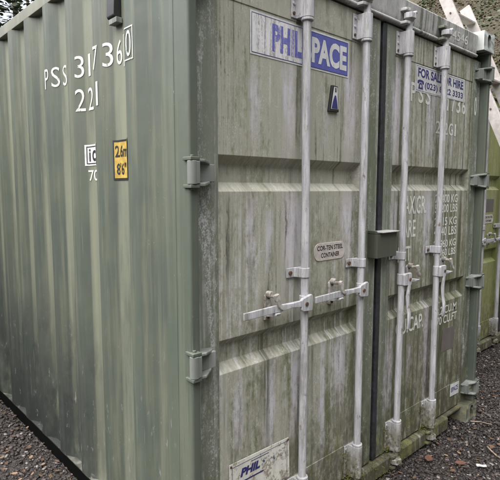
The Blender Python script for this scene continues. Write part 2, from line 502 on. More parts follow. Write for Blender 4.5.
def door(root, x0, x1, xr0, xr1, mats, hinge_left):
    d = link(bpy.data.objects.new('door', None)); d.parent = root; d.empty_display_size = .1
    zb, zt = .115, 2.425
    RZ = [(0.877, 1.012), (1.585, 1.721)]
    # sheet with two pressed recesses
    bm = bmesh.new()
    xs = [x0 + .02, xr0, xr1, x1 - .02]
    zs = [zb + .03, RZ[0][0], RZ[0][1], RZ[1][0], RZ[1][1], zt - .03]
    g = [[bm.verts.new((x, DD, z)) for z in zs] for x in xs]
    dep = .040
    for i in range(3):
        for k in range(5):
            if i == 1 and k in (1, 3): continue
            bm.faces.new((g[i][k], g[i + 1][k], g[i + 1][k + 1], g[i][k + 1]))
    for k, (a, b) in zip((1, 3), RZ):
        q = [bm.verts.new((x, DD + dep, z)) for x, z in ((xr0 + .006, a + .034), (xr1 - .006, a + .034), (xr1 - .006, b - .033), (xr0 + .006, b - .033))]
        bm.faces.new(q)
        bm.faces.new((g[1][k], g[2][k], q[1], q[0]))
        bm.faces.new((q[3], q[2], g[2][k + 1], g[1][k + 1]))
        bm.faces.new((g[1][k], q[0], q[3], g[1][k + 1]))
        bm.faces.new((g[2][k], g[2][k + 1], q[2], q[1]))
    pn = obj('panel', bm, mats['door'], d, bevel=.0018, seg=2, flat=True)
    # frame members, 4 mm proud of the sheet
    yf, yb = DD - .004, DD + .052
    for nm, a in (('stile', (x0, xr0 - .004, zb, zt)), ('stile', (xr1 + .004, x1, zb, zt)),
                  ('rail', (xr0 - .004, xr1 + .004, 2.282, zt)), ('rail', (xr0 - .004, xr1 + .004, zb, .292))):
        bm = bmesh.new()
        yy = yf if nm == 'stile' else yf + .001
        box(bm, a[0], a[1], yy, yb, a[2], a[3])
        obj(nm, bm, mats['frame'] if (nm == 'stile') else mats['door'], d, bevel=.003)
    # back skin
    bm = bmesh.new(); box(bm, x0 + .01, x1 - .01, DD + .050, DD + .056, zb + .01, zt - .01)
    obj('back_skin', bm, mats['dark'], d)
    # rubber gasket along top, bottom and the hinge side
    bm = bmesh.new()
    box(bm, x0, x1, DD + .005, DD + .045, zt, zt + .012)
    box(bm, x0, x1, DD + .005, DD + .045, zb - .012, zb)
    if hinge_left: box(bm, x0 - .008, x0, DD + .005, DD + .045, zb, zt)
    else: box(bm, x1, x1 + .008, DD + .005, DD + .045, zb, zt)
    obj('gasket', bm, mats['gasket'], d)
    # hinges
    for hz in (2.335, 1.650, .967, .215):
        hg = hinge(d, hz, hinge_left, mats)
    return d

def hinge(parent, z, left, mats):
    sx = lambda x: x if left else W - x
    bm = bmesh.new()
    def bx(x0, x1, *a):
        x0, x1 = sorted((sx(x0), sx(x1))); box(bm, x0, x1, *a)
    # blade welded to the door with two ribs narrowing away from the pin
    zt, zb = z + .043, z - .043
    def P(x, y, z_): return bm.verts.new((sx(x), y, z_))
    for s_ in (1, -1):
        zz = [z + s_ * .046, z + s_ * .040, z + s_ * .030]
        pts = [(.018, -.006), (.052, -.008), (.088, .016), (.128, .050), (.128, .064), (.018, .064)]
        A = [P(x, y, z + s_ * (.047 if x < .06 else .040 if x < .1 else .032)) for x, y in pts]
        B = [P(x, y, z + s_ * (.036 if x < .06 else .030 if x < .1 else .022)) for x, y in pts]
        n = len(pts)
        for i in range(n):
            j = (i + 1) % n
            bm.faces.new((A[i], A[j], B[j], B[i]))
        bm.faces.new(A); bm.faces.new(B[::-1])
    bx(.020, .118, .022, .0635, z - .031, z + .031)
    o = obj('hinge', bm, mats['hinge'], parent, bevel=.0025)
    # knuckle with pin between two lugs on the post
    bm = bmesh.new()
    tube(bm, (sx(.008), .006, z - .040), (sx(.008), .006, z + .040), .0175, n=18)
    bx(.008, .030, -.010, .014, z - .038, z + .038)
    obj('knuckle', bm, mats['hinge'], o, bevel=.002)
    bm = bmesh.new()
    for s_ in (1, -1):
        zc = z + s_ * .047
        bx(-.008, .030, -.008, .040, zc - .006, zc + .006)
    tube(bm, (sx(.010), .010, z - .060), (sx(.010), .010, z + .060), .007, n=10)
    obj('lug', bm, mats['post'], o, bevel=.002)
    return o

def bar_unit(root, x, side, mats):
    # a lock rod with its cams, brackets, clamp, hub and handle; side -1: handle to the left, +1: handle hanging down
    yb = .022
    bm = bmesh.new()
    for za, zb_ in ((.075, .5), (.5, 1.0), (1.0, 1.5), (1.5, 2.0), (2.0, 2.475)):
        tube(bm, (x, yb, za), (x, yb, zb_), .0175, n=24, caps=False)
    bmesh.ops.remove_doubles(bm, verts=bm.verts[:], dist=1e-5)
    # a knocked-about rod is never quite straight
    ph = x * 9.0
    for v in bm.verts:
        t = (v.co.z - .075) / 2.4
        v.co.x += .0035 * math.sin(t * 6.283 + ph) * math.sin(t * math.pi)
        v.co.y += .0018 * math.sin(t * 9.4 + ph)* math.sin(t * math.pi)
    b = obj('locking_bar', bm, mats['bar'], root, smooth=True)
    def bracket(z0, z1, up):
        bm = bmesh.new()
        # folded strap: flange, cheek, round nose, cheek, flange
        R = .027
        prof_ = [(-.058, .0615), (-.058, .0565), (-R, .0565), (-R, yb)]
        for k in range(1, 8):
            t = math.pi + math.pi * k / 8
            prof_.append((R * math.cos(t), yb + R * math.sin(t)))
        prof_ += [(R, yb), (R, .0565), (.046, .0565), (.046, .0615)]
        prism(bm, [(x + a, c) for a, c in prof_], 2, z0, z1)
        o = obj('guide_bracket', bm, mats['bar'], b, bevel=.002)
        bm = bmesh.new()
        zc = z0 - .012 if up else z1
        tube(bm, (x, yb, zc), (x, yb, zc + .012), .0262, n=24)
        obj('collar', bm, mats['bar'], b, bevel=.003)
        for k, zz in enumerate((z0 + .018, (z0 + z1) / 2, z1 - .018)):
            for xx in (-.045, .037):
                bm = bmesh.new()
                tube(bm, (x + xx, .052, zz), (x + xx, .058, zz), .0062, .0075, n=8)
                bo = obj('bolt', bm, mats['rust'] if k == 0 else mats['bar'], b)
        return o
    bracket(2.292, 2.405, True)
    bracket(.125, .292, False)
    # cams top and bottom, hooked behind keepers on header and sill
    for zc, s_ in ((2.475, 1), (.068, -1)):
        bm = bmesh.new()
        tube(bm, (x, yb, zc - .020), (x, yb, zc + .020), .024, n=16)
        prism(bm, [(x - .044, .016), (x - .030, -.010), (x + .004, -.014), (x + .018, .004), (x + .004, .036), (x - .036, .034)], 2, zc - .012, zc + .016)
        tube(bm, (x + .012, yb - .014, zc + s_ * .020), (x + .026, yb - .026, zc + s_ * .026), .010, .008, n=10)
        obj('cam', bm, mats['bar'] if s_ > 0 else mats['moss_metal'], b, bevel=.003)
        for q in (-1, 1):
            bm = bmesh.new()
            zz = zc + q * .032
            prism(bm, [(x - .055, .054), (x - .050, .012), (x - .020, .004), (x - .006, .022), (x - .006, .054)], 2, zz - .007, zz + .007)
            obj('cam_keeper', bm, mats['header'] if s_ > 0 else mats['sill'], b, bevel=.002)
    # middle clamp
    bm = bmesh.new()
    ye = .0615
    pr = [(-.075, ye), (-.075, ye - .007), (-.030, ye - .007), (-.0225, .030), (-.0225, yb)]
    for k in range(1, 8):
        t = math.pi + math.pi * k / 8
        pr.append((.0225 * math.cos(t), yb + .0225 * math.sin(t)))
    pr += [(.0225, yb), (.0225, ye - .007), (.040, ye - .007), (.040, ye)]
    prism(bm, [(x + a, c) for a, c in pr], 2, 1.214, 1.256)
    obj('clamp', bm, mats['bar'], b, bevel=.0025)
    bm = bmesh.new()
    tube(bm, (x - .058, .047, 1.235), (x - .058, .056, 1.235), .009, n=8)
    obj('bolt', bm, mats['rust'], b)
    # hub plates the handle turns in
    bm = bmesh.new()
    zc = 1.105
    tube(bm, (x, yb, zc - .030), (x, yb, zc + .030), .0225, n=18)
    if side < 0: prism(bm, [(x - .050, zc - .022), (x - .044, zc - .030), (x + .014, zc - .036), (x + .020, zc - .028), (x + .020, zc + .030), (x + .012, zc + .038), (x - .042, zc + .026), (x - .050, zc + .018)], 1, -.012, .004)
    else: prism(bm, [(x - .018, zc - .030), (x + .050, zc - .036), (x + .056, zc - .026), (x + .056, zc + .026), (x + .048, zc + .034), (x - .012, zc + .034), (x - .018, zc + .026)], 1, -.012, .004)
    obj('hub', bm, mats['bar'], b, bevel=.003)
    bm = bmesh.new()
    px = x - .022 if side < 0 else x + .034
    tube(bm, (px, -.017, zc), (px, .010, zc), .009, n=12)
    obj('pivot_bolt', bm, mats['rust'], b, bevel=.001)
    # handle: a flat bar with a twisted neck
    bm = bmesh.new()
    if side < 0:
        st = [(-.018, -.004, 1.105, .016, .006), (-.060, -.004, 1.110, .014, .006), (-.110, -.002, 1.112, .010, .010), (-.165, .004, 1.108, .015, .006),
              (-.200, .002, 1.110, .0155, .005), (-.300, -.002, 1.109, .0155, .0045), (-.378, -.004, 1.109, .015, .0045)]
        rows = []
        for a, y, z, h, t in st:
            rows.append([bm.verts.new((x + a, y + dy, z + dz)) for dy, dz in ((-t, -h), (t, -h), (t, h), (-t, h))])
    else:
        st = [(.034, -.006, 1.110, .013, .006), (.030, -.008, 1.060, .012, .006), (.018, -.010, 1.010, .009, .008), (.016, -.014, .960, .010, .006),
              (.020, -.016, .935, .012, .005), (.010, -.026, .915, .013, .005), (.008, -.028, .870, .013, .005), (.012, -.022, .832, .012, .005)]
        rows = []
        for a, y, z, h, t in st:
            rows.append([bm.verts.new((x + a + dx, y + dy, z)) for dx, dy in ((-h, -t), (h, -t), (h, t), (-h, t))])
    for r0, r1 in zip(rows, rows[1:]):
        for i in range(4):
            j = (i + 1) % 4
            bm.faces.new((r0[i], r0[j], r1[j], r1[i]))
    bm.faces.new(rows[0]); bm.faces.new(rows[-1][::-1])
    obj('handle', bm, mats['bar'], b, bevel=.003)
    # the catch on the door that holds the handle
    cx = x - .193 if side < 0 else x + .128
    if cx < W - .2:
        bm = bmesh.new()
        prism(bm, [(cx - .016, 1.055), (cx + .014, 1.055), (cx + .018, 1.10), (cx + .012, 1.155), (cx, 1.168), (cx - .014, 1.155)], 1, .050, .0655)
        c = obj('handle_catch', bm, mats['wornmetal'] if side < 0 else mats['bar'], root, bevel=.003)
        bm = bmesh.new()
        prism(bm, [(.052, 1.070), (.010, 1.076), (-.010, 1.084), (-.012, 1.092), (.006, 1.093), (.052, 1.090)], 0, cx - .012, cx + .014)
        obj('hook', bm, mats['bar'], c, bevel=.002)
        bm = bmesh.new()
        # swinging keeper that folds over the handle
        tube(bm, (cx - .004, .050, 1.165), (cx - .004, .024, 1.165), .014, n=12)
        prism(bm, [(cx - .016, 1.168), (cx + .002, 1.174), (cx + .010, 1.160), (cx + .012, 1.135), (cx + .034, 1.108), (cx + .026, 1.100), (cx + .002, 1.118), (cx - .012, 1.150)], 1, -.012, .004)
        tube(bm, (cx - .004, .026, 1.160), (cx - .004, .000, 1.160), .008, n=10)
        obj('swing_keeper', bm, mats['wornmetal'], c, bevel=.002)
        bm = bmesh.new()
        tube(bm, (cx + .002, .046, 1.150), (cx + .002, .052, 1.150), .007, n=8)
        obj('rivet', bm, mats['rust'], c)
        bm = bmesh.new()
        tube(bm, (cx - .002, .046, 1.066), (cx - .002, .052, 1.066), .007, n=8)
        obj('rivet', bm, mats['rust'], c)
    return b

def container(name, loc, mats, label, cat='shipping container'):
    root = empty(name, loc, label, cat, 'shipping containers side by side on the gravel')
    # corner posts: narrow front, long flank, rounded front corner
    for left in (True, False):
        bm = bmesh.new()
        f = (lambda x: x) if left else (lambda x: W - x)
        pts = [(.036, .012), (.040, .018), (.040, .165), (.0, .165), (.0, .024), (.003, .016), (.010, .012)]
        prism(bm, [(f(a), c) for a, c in pts], 2, .112, H - .112)
        obj('corner_post', bm, mats['post'], root, bevel=.003)
        # weld bead down the flank
        bm = bmesh.new()
        xa = f(-.0015); xb = f(.002)
        box(bm, min(xa, xb), max(xa, xb), .096, .103, .13, H - .13)
        obj('weld_seam', bm, mats['post'], root, bevel=.001)
        bm = bmesh.new()
        a, b_ = sorted((f(.0), f(.09)))
        box(bm, a, b_, L - .13, L - .01, .112, H - .112)
        obj('corner_post', bm, mats['post'], root, bevel=.004)
        side_wall(root, not left, mats)
        # rails
        bm = bmesh.new(); a, b_ = sorted((f(.0), f(.06)))
        box(bm, a, b_, .12, L - .12, 2.517, 2.577)
        obj('top_rail', bm, mats['rail'], root, bevel=.004)
        bm = bmesh.new(); a, b_ = sorted((f(.0), f(.05)))
        box(bm, a, b_, .12, L - .12, .010, .137)
        obj('bottom_rail', bm, mats['shaded_bitumen'], root, bevel=.003)
        bm = bmesh.new(); a, b_ = sorted((f(.002), f(.052)))
        box(bm, a, b_, .16, L - .16, .1365, .1415)
        obj('rail_ledge', bm, mats['rail'], root)
        # castings
        for z0 in (.0, H - .118):
            bm = bmesh.new(); x0 = 0 if left else W - .162
            casting(bm, x0, 0.0, z0, .162, .178, .118)
            obj('corner_casting', bm, mats['casting'] if z0 else mats['foot'], root, bevel=.004)
            bm = bmesh.new(); casting(bm, x0, L, z0, .162, -.178, .118)
            obj('corner_casting', bm, mats['casting'], root, bevel=.004)
            bm = bmesh.new()
            xx = x0 + .04
            box(bm, xx, xx + .082, .0452, .050, z0 + .008, z0 + .110)  # dark plate closing the hole, coloured as the shade inside it
            obj('casting_hole_shade', bm, mats['dark'], root)
    # header with a rolled lip, and the sill
    bm = bmesh.new()
    prism(bm, [(.052, 2.452), (.046, 2.470), (.040, 2.566), (.050, 2.575), (.16, 2.575), (.16, 2.437), (.060, 2.437)], 0, .150, W - .150)
    obj('header', bm, mats['header'], root, bevel=.004)
    bm = bmesh.new()
    tube(bm, (.150, .050, 2.444), (W - .150, .050, 2.444), .010, n=14, caps=False)
    obj('header_lip', bm, mats['header'], root, smooth=True)
    bm = bmesh.new()
    prism(bm, [(.034, .016), (.030, .022), (.030, .092), (.040, .102), (.150, .108), (.150, .012)], 0, .368, W - .368)
    obj('sill', bm, mats['sill'], root, bevel=.004)
    bm = bmesh.new()
    box(bm, .158, W - .158, .125, .17, .030, .101)
    obj('sill_back', bm, mats['dark'], root)
    for xx in (.158, W - .374):
        bm = bmesh.new()
        box(bm, xx, xx + .216, .040, .124, .092, .1065)
        obj('sill_bridge', bm, mats['sill'], root, bevel=.003)
    # doors
    door(root, .045, 1.2095, .169, 1.066, mats, True)
    door(root, 1.268, W - .045, 1.354, 2.286, mats, False)
    bm = bmesh.new()
    box(bm, 1.2315, 1.2675, DD - .006, DD + .05, .115, 2.424)
    obj('meeting_seal', bm, mats['gasket'], root, bevel=.004)
    # rods
    for x, s_ in ((.6085, -1), (1.030, -1), (1.408, 1), (1.812, 1)):
        bar_unit(root, x, s_, mats)
    # roof, far end, floor
    bm = bmesh.new(); box(bm, .055, W - .055, .15, L - .1, 2.560, 2.574)
    obj('roof', bm, mats['rail'], root)
    bm = bmesh.new(); box(bm, .088, W - .088, L - .07, L - .02, .14, 2.52)
    obj('end_wall', bm, mats['side'], root)
    bm = bmesh.new(); box(bm, .048, W - .048, .16, L - .05, .10, .136)
    obj('floor_deck', bm, mats['dark'], root)
    return root

# ------------------------------------------------------------------ ground
def ground_mat():
    s = NT('wet_gravel_ground', .8)
    v = s.voronoi(55); v2 = s.voronoi(120)
    n = s.noise((2.2, 2.2, 2.2), 4, .6)
    c = s.mix(s.ramp(n, .4, .62), (.016, .0125, .0115), (.026, .0195, .016))
    vr = s.t.nodes.new('ShaderNodeSeparateColor'); s.t.links.new(v.outputs['Color'], vr.inputs[0])
    c = s.mix(s.mul(s.ramp(vr.outputs[0], .5, 1.0), .7), c, (.050, .038, .035))
    mossy = s.mul(s.ramp(s.noise((3.2, 3.2, 3.2), 5, .65, (2, 5, 0)), .54, .66), .6)
    c = s.mix(mossy, c, (.050, .050, .016))
    h = s.add(s.mul(v.outputs['Distance'], -1.0), s.mul(v2.outputs['Distance'], -.5))
    return s.out(c, .75, s.bump(h, .8, .02))

GM = ground_mat()
bm = bmesh.new()
G = 70.0
xs = sorted(set([-G, -30, -12] + [round(-4 + .5 * i, 2) for i in range(25)] + [12, 30, G]))
xs = sorted(set(xs + [-.75, -.6, -.45, -.3, -.15, -.05, 0.0, .03, .2, .8]))
grid = [[bm.verts.new((x, y, -.006 + .072 * min(max((x + .75) / .6, 0), 1) * min(max((.03 - x) / .03, 0), 1) * min(max((y - .2) / .6, 0), 1) - (.02 * mnoise.noise(Vector((x * .6, y * .6, 0))) ** 2 if abs(x) < 9 and abs(y) < 9 else 0))) for y in xs] for x in xs]
for i in range(len(xs) - 1):
    for k in range(len(xs) - 1):
        bm.faces.new((grid[i][k], grid[i + 1][k], grid[i + 1][k + 1], grid[i][k + 1]))
tag(obj('ground', bm, GM, None, smooth=True), kind='structure')

# the earth bank beyond the containers
def bank_h(x, y):
    t = max(0.0, x - 7.2 + .5 * math.sin(y * .35))
    h = 11.0 * (1 - math.exp(-t * t / 60.0) * 1.0) if t > 0 else 0.0
    h = min(t * .95, 12.0) * (1 - math.exp(-t / 1.2))
    return h + .35 * mnoise.noise(Vector((x * .5, y * .5, 3))) * min(1, t) + .14 * mnoise.noise(Vector((x * 1.7, y * 1.7, 5))) * min(1, t)
def bank_mat():
    s = NT('bank_leaf_litter', .9)
    n = s.noise((3, 3, 3), 6, .7); v = s.voronoi(14)
    c = s.mix(s.ramp(n, .40, .60), (.040, .030, .019), (.028, .034, .013))
    vr = s.t.nodes.new('ShaderNodeSeparateColor'); s.t.links.new(v.outputs['Color'], vr.inputs[0])
    c = s.mix(s.mul(vr.outputs[0], .5), c, (.070, .048, .028))
    return s.out(c, .9, s.bump(v.outputs['Distance'], .8, .05))
bm = bmesh.new()
bx_ = [6.6 + .45 * i for i in range(42)]; by_ = [-14 + .6 * i for i in range(75)]
g = [[bm.verts.new((x, y, bank_h(x, y) - .05)) for y in by_] for x in bx_]
for i in range(len(bx_) - 1):
    for k in range(len(by_) - 1):
        bm.faces.new((g[i][k], g[i + 1][k], g[i + 1][k + 1], g[i][k + 1]))
tag(obj('earth_bank', bm, bank_mat(), None, smooth=True), kind='structure')

# unseen rise before the doors and on the left, added to block low light
def rise_h(x, y):
    t = max(0.0, (-5.6 - y) * 1.5 + .6 * math.sin(x * .3), (-9.0 - x + .8 * math.sin(y * .3)) if y < 9 else 0.0)
    h = min(t * 1.05, 9.5 + 1.5 * mnoise.noise(Vector((x * .2, y * .2, 1))))
    return h + .5 * mnoise.noise(Vector((x * .5, y * .5, 9))) * min(1, t)
bm = bmesh.new()
rx = [-26 + 1.0 * i for i in range(46)]; ry = [-26 + 1.0 * i for i in range(35)]
g = {}
for i, x in enumerate(rx):
    for k, y in enumerate(ry):
        g[i, k] = bm.verts.new((x, y, rise_h(x, y) - .06))
for i in range(len(rx) - 1):
    for k in range(len(ry) - 1):
        if rx[i] >= -9.5 and ry[k] >= -5.5: continue
        bm.faces.new((g[i, k], g[i + 1, k], g[i + 1, k + 1], g[i, k + 1]))
for v in [v for v in bm.verts if not v.link_faces]: bm.verts.remove(v)
tag(obj('shading_hillside', bm, simple('shading_hillside_green', (.030, .036, .016), .95, .5, 3, .6), None, smooth=True), kind='structure')

# ------------------------------------------------------------------ build the containers
mats = dict(door=M['door'], frame=M['frame'], side=M['side'], post=M['post'], rail=M['rail'], bar=M['bar'], gasket=M['gasket'],
            shaded_bitumen=M['shaded_bitumen'], dark=M['dark'], hinge=M['hinge'], casting=M['casting'], header=M['header'], sill=M['sill'],
            foot=M['foot'], rust=M['rust'], wornmetal=M['wornmetal'], moss_metal=M['bar'])
C1 = container('shipping_container', (0, 0, 0), mats, 'large weathered green shipping container with blue sign and for sale notice on its doors')
m2 = dict(mats); m2.update(door=M['door2'], frame=M['door2'], post=M['door2'], side=M['door2'], header=M['door2'], sill=M['sill'])
C2 = container('shipping_container', (3.08, .50, 0), m2, 'lighter olive yellow shipping container behind the leaning ladder at right edge')

# --- fittings that only the first container has
# lock box over the door gap
M['lockbox'] = side_paint('lock_box_dark_green', (.042, .048, .034), (.058, .064, .046), (.085, .09, .066), True)
bm = bmesh.new()
box(bm, 1.137, 1.146, .010, DD, 1.245, 1.384)
box(bm, 1.137, 1.320, .004, .012, 1.245, 1.372)
box(bm, 1.137, 1.320, .004, DD, 1.366, 1.372)
box(bm, 1.311, 1.320, .010, DD, 1.262, 1.370)
lb = obj('lock_box', bm, M['lockbox'], C1, bevel=.002)
bm = bmesh.new(); box(bm, 1.160, 1.326, -.014, .062, 1.3725, 1.379)
obj('lid_plate', bm, M['header'], lb, bevel=.002)

# PHILSPACE sign
YS = DD - .0016
sg = Flat(YS).rect(.327, .951, 2.110, 2.273).build('brand_sign', M['white'], C1)
Flat(YS - .0006).rect(.336, .624, 2.119, 2.264).build('worn_field', M['signworn'], sg)
Flat(YS - .0006).rect(.6242, .942, 2.119, 2.264).build('violet_field', M['blue'], sg)
Flat(YS - .0010).ring(.3345, .9435, 2.1175, 2.2655, .0022).build('outline', M['ink'], sg)
Flat(YS - .0014).text('PHIL', .446, .622, 2.141, 2.246, .045).build('lettering', M['bluefade'], sg)
Flat(YS - .0014).text('SPACE', .636, .934, 2.137, 2.246, .042).build('lettering', M['signwhite'], sg)

# for sale notice
ns = Flat(YS).poly([(1.556, 2.132), (2.184, 2.140), (2.170, 2.280), (1.566, 2.279)]).build('sale_notice', M['white'], C1)
Flat(YS - .0008).text('FOR SALE OR HIRE', 1.590, 2.150, 2.214, 2.264, .03).build('lettering', M['ink'], ns)
Flat(YS - .0008).text('(023) 8022 3333', 1.668, 2.150, 2.150, 2.196, .02).build('lettering', M['ink'], ns)
fl = Flat(YS - .0008)
cx, cz = 1.622, 2.150
fl.poly([(cx - .026, cz), (cx + .026, cz), (cx + .020, cz + .022), (cx + .008, cz + .034), (cx - .008, cz + .034), (cx - .020, cz + .022)])
fl.poly([(cx - .036, cz + .030), (cx - .018, cz + .028), (cx - .014, cz + .038), (cx + .014, cz + .038), (cx + .018, cz + .028), (cx + .036, cz + .030), (cx + .034, cz + .044), (cx + .014, cz + .050), (cx - .014, cz + .050), (cx - .034, cz + .044)])
fl.build('telephone_mark', M['ink'], ns)
Flat(YS - .0012).poly([(cx + .009 * math.cos(k * .6283), cz + .016 + .009 * math.sin(k * .6283)) for k in range(10)]).build('dial', M['white'], ns)
Flat(YS - .0008).ring(1.574, 2.160, 2.1400, 2.2720, .0015).build('outline', M['ink'], ns)

# stencilled lettering on the right door
f1 = Flat(DD - .0012)
for ch, xc in zip('PSS', (1.548, 1.630, 1.712)): f1.text(ch, xc - .027, xc + .027, 2.074, 2.176)
f1.build('lettering', M['letter'], C1); f1 = Flat(DD - .0012)
for ch, xc in zip('31736', (1.880, 1.955, 2.030, 2.100, 2.172)): f1.text(ch, xc - .026 if ch != '1' else xc - .010, xc + .026 if ch != '1' else xc + .010, 2.066, 2.168)
f1.build('lettering', M['letter'], C1); f1 = Flat(DD - .0012)
for ch, xc in zip('22G1', (1.845, 1.942, 2.010, 2.068)): f1.text(ch, xc - .027 if ch != '1' else xc - .010, xc + .027 if ch != '1' else xc + .010, 1.922, 1.996)
f1.build('lettering', M['letter'], C1)
Flat(DD - .0056).text('0', 2.318, 2.352, 2.074, 2.194, .02).build('lettering', M['letter'], C1)
for t, xa, xb, za, zb_, bo in (('MAX.GR.', 1.440, 1.738, 1.452, 1.556, .012), ('TARE', 1.440, 1.622, 1.322, 1.420, .012), ('NET', 1.440, 1.576, 1.188, 1.272, .012),
        ('24.400 KG', 1.845, 2.142, 1.510, 1.562, .015), ('52.200 LBS', 1.845, 2.142, 1.449, 1.501, .015), ('2.815 KG', 1.845, 2.142, 1.368, 1.420, .015),
        ('4.440 LBS', 1.845, 2.142, 1.304, 1.360, .015), ('21.960 KG', 1.845, 2.142, 1.230, 1.278, .015), ('47.760 LBS', 1.845, 2.142, 1.174, 1.220, .015),
        ('CU.CAP.', 1.440, 1.752, .764, .852, .012), ('33.2 CU.M', 1.880, 2.192, .797, .850, .015), ('1.170 CU.FT', 1.850, 2.200, .732, .786, .015)):
    Flat(DD - .0012).text(t, xa, xb, za, zb_, bo).build('lettering', M['letter2'], C1)
Flat(.0418).text('4546', 0, 1, 0, 1).build('tmp', M['letter'], C1)
tmp = bpy.data.objects['tmp']
for v in tmp.data.vertices:
    u, z = v.co.x, v.co.z
    zz = 2.480 + z * .054
    v.co = (1.935 + u * .205, .046 - (zz - 2.470) * .0625 - .0015, zz)
tmp.name = 'lettering'
Flat(DD - .0014).poly([(1.995, .545), (2.172, .540), (2.184, .690), (2.012, .692)]).build('faded_patch', M['ghost'], C1)
st = Flat(DD - .0072).poly([(2.140, .207), (2.272, .200), (2.272, .286), (2.140, .293)]).build('small_notice', M['white'], C1)
Flat(DD - .0080).text('SPACE', 2.156, 2.256, .232, .266, .02).build('lettering', M['ink'], st)

# COR-TEN plate
def rrect(x0, x1, z0, z1, r, n=6):
    pts = []
    for cx_, cz_, a in ((x1 - r, z1 - r, 0), (x0 + r, z1 - r, 90), (x0 + r, z0 + r, 180), (x1 - r, z0 + r, 270)):
        for k in range(n + 1):
            t = RAD(a + 90 * k / n); pts.append((cx_ + r * math.cos(t), cz_ + r * math.sin(t)))
    return pts
def corten(root):
    bm = bmesh.new(); prism(bm, rrect(.723, .950, 1.264, 1.346, .034), 1, DD - .003, DD + .001)
    o = obj('steel_plate', bm, M['corten'], root, bevel=.001)
    Flat(DD - .0036).text('COR-TEN STEEL', .742, .932, 1.312, 1.334, .02).text('CONTAINER', .770, .906, 1.278, 1.300, .02).build('lettering', M['black'], o)
    return o
corten(C1); corten(C2)
Flat(DD - .0014).poly([(.735, 1.375), (.945, 1.372), (.95, 1.495), (.73, 1.50)]).build('faded_patch', M['ghost'], C2)

# small triangular badge
bm = bmesh.new(); prism(bm, [(.800, 1.942), (.872, 1.944), (.862, 2.058), (.822, 2.060)], 1, DD - .012, DD + .001)
bd = obj('triangular_badge', bm, M['black'], C1, bevel=.002)
Flat(DD - .0128).poly([(.812, 1.954), (.866, 1.956), (.857, 2.053), (.832, 2.053)]).build('face', M['white'], bd)
Flat(DD - .0134).poly([(.816, 1.956), (.862, 1.957), (.856, 1.985), (.847, 2.015), (.838, 2.016), (.824, 1.984)]).build('emblem', M['ink'], bd)
Flat(DD - .0134).poly([(.840, 2.030), (.850, 2.030), (.848, 2.050), (.841, 2.050)]).build('emblem', M['black'], bd)

# white plate low on the left door
YP = DD - .0065
bm = bmesh.new(); prism(bm, [(.208, .300), (.564, .302), (.560, .490), (.211, .494)], 1, DD - .0065, DD - .004)
pl = obj('name_plate', bm, M['plate'], C1)
Flat(YP - .0008).ring(.224, .548, .306, .478, .002).build('outline', M['ink'], pl)
Flat(YP - .0012).text('PHIL', .268, .380, .420, .456, .05, .25).build('lettering', M['ink'], pl)
Flat(YP - .0012).text('SPACE', .388, .535, .420, .456, .05, .25).build('lettering', worn('plate_ink_worn', (.10, .10, .16), .40, .50, None, .6, (40, 40, 40), 5), pl)
Flat(YP - .0012).rect(.262, .400, .396, .402).build('rule', M['ink'], pl)
Flat(YP - .0012).rect(.330, .430, .466, .469).build('rule', M['ink'], pl)
for xx, zz in ((.219, .484), (.552, .481)):
    bm = bmesh.new(); tube(bm, (xx, YP - .003, zz), (xx, YP + .002, zz), .005, n=10)
    obj('rivet', bm, M['rust'], pl)

# --- print on the corrugated side wall
class SidePrint:
    def __init__(s): s.bm = bmesh.new()
    def quadset(s, V, F):
        vs_ = [s.bm.verts.new((0, y, z)) for y, z in V]
        for f in F: 
            try: s.bm.faces.new([vs_[i] for i in f])
            except ValueError: pass
        return s
    def text(s, t, yl, yr, z0, z1, bold=.012):
        V, F = glyphs(t, bold)
        return s.quadset([(yl + a * (yr - yl), z0 + b * (z1 - z0)) for a, b in V], F)
    def rect(s, yl, yr, z0, z1): return s.quadset([(yl, z0), (yr, z0), (yr, z1), (yl, z1)], [(0, 1, 2, 3)])
    def ring(s, yl, yr, z0, z1, t):
        s.rect(yl, yr, z0, z0 + t); s.rect(yl, yr, z1 - t, z1)
        s.rect(yl, yl - t, z0 + t, z1 - t); s.rect(yr + t, yr, z0 + t, z1 - t); return s
    def build(s, name, mat, parent, off):
        bm = s.bm
        for (y, x) in rounded(CP):
            if y > 2: break
            bmesh.ops.bisect_plane(bm, geom=bm.verts[:] + bm.edges[:] + bm.faces[:], plane_co=(0, y, 0), plane_no=(0, 1, 0))
        R = rounded(CP)
        ys, xs_ = [a for a, b in R], [b for a, b in R]
        for v in bm.verts:
            v.co.x = float(np.interp(v.co.y, ys, xs_)) - off
        return obj(name, bm, mat, parent)
for ch, yc in zip('PSS317360', (1.248, 1.172, 1.103, .890, .824, .694, .608, .541, .403)):
    hw = .010 if ch == '1' else .024 if ch != '0' else .020
    SidePrint().text(ch, yc + hw, yc - hw, 2.106, 2.204, -.004).build('lettering', M['letter'], C1, .0022)
SidePrint().ring(.505, .368, 2.092, 2.217, .005).build('outline', M['letter'], C1, .0022)
for ch, yc in zip('221', (.890, .820, .684)):
    hw = .009 if ch == '1' else .026
    SidePrint().text(ch, yc + hw, yc - hw, 1.954, 2.055, -.004).build('lettering', M['letter'], C1, .0022)
SidePrint().text('70', .862, .766, 1.632, 1.682).build('lettering', M['letter'], C1, .0022)
a = SidePrint().rect(.878, .712, 1.702, 1.799).build('code_sticker', M['white'], C1, .0020)
SidePrint().ring(.868, .722, 1.710, 1.791, .004).text('i', .854, .840, 1.722, 1.780, .02).text('c', .822, .785, 1.722, 1.772, .02).build('lettering', M['black'], a, .0030)
a = SidePrint().rect(.597, .432, 1.631, 1.800).build('height_decal', M['black'], C1, .0022)
SidePrint().rect(.590, .440, 1.640, 1.791).build('yellow_field', M['yellow'], a, .0032)
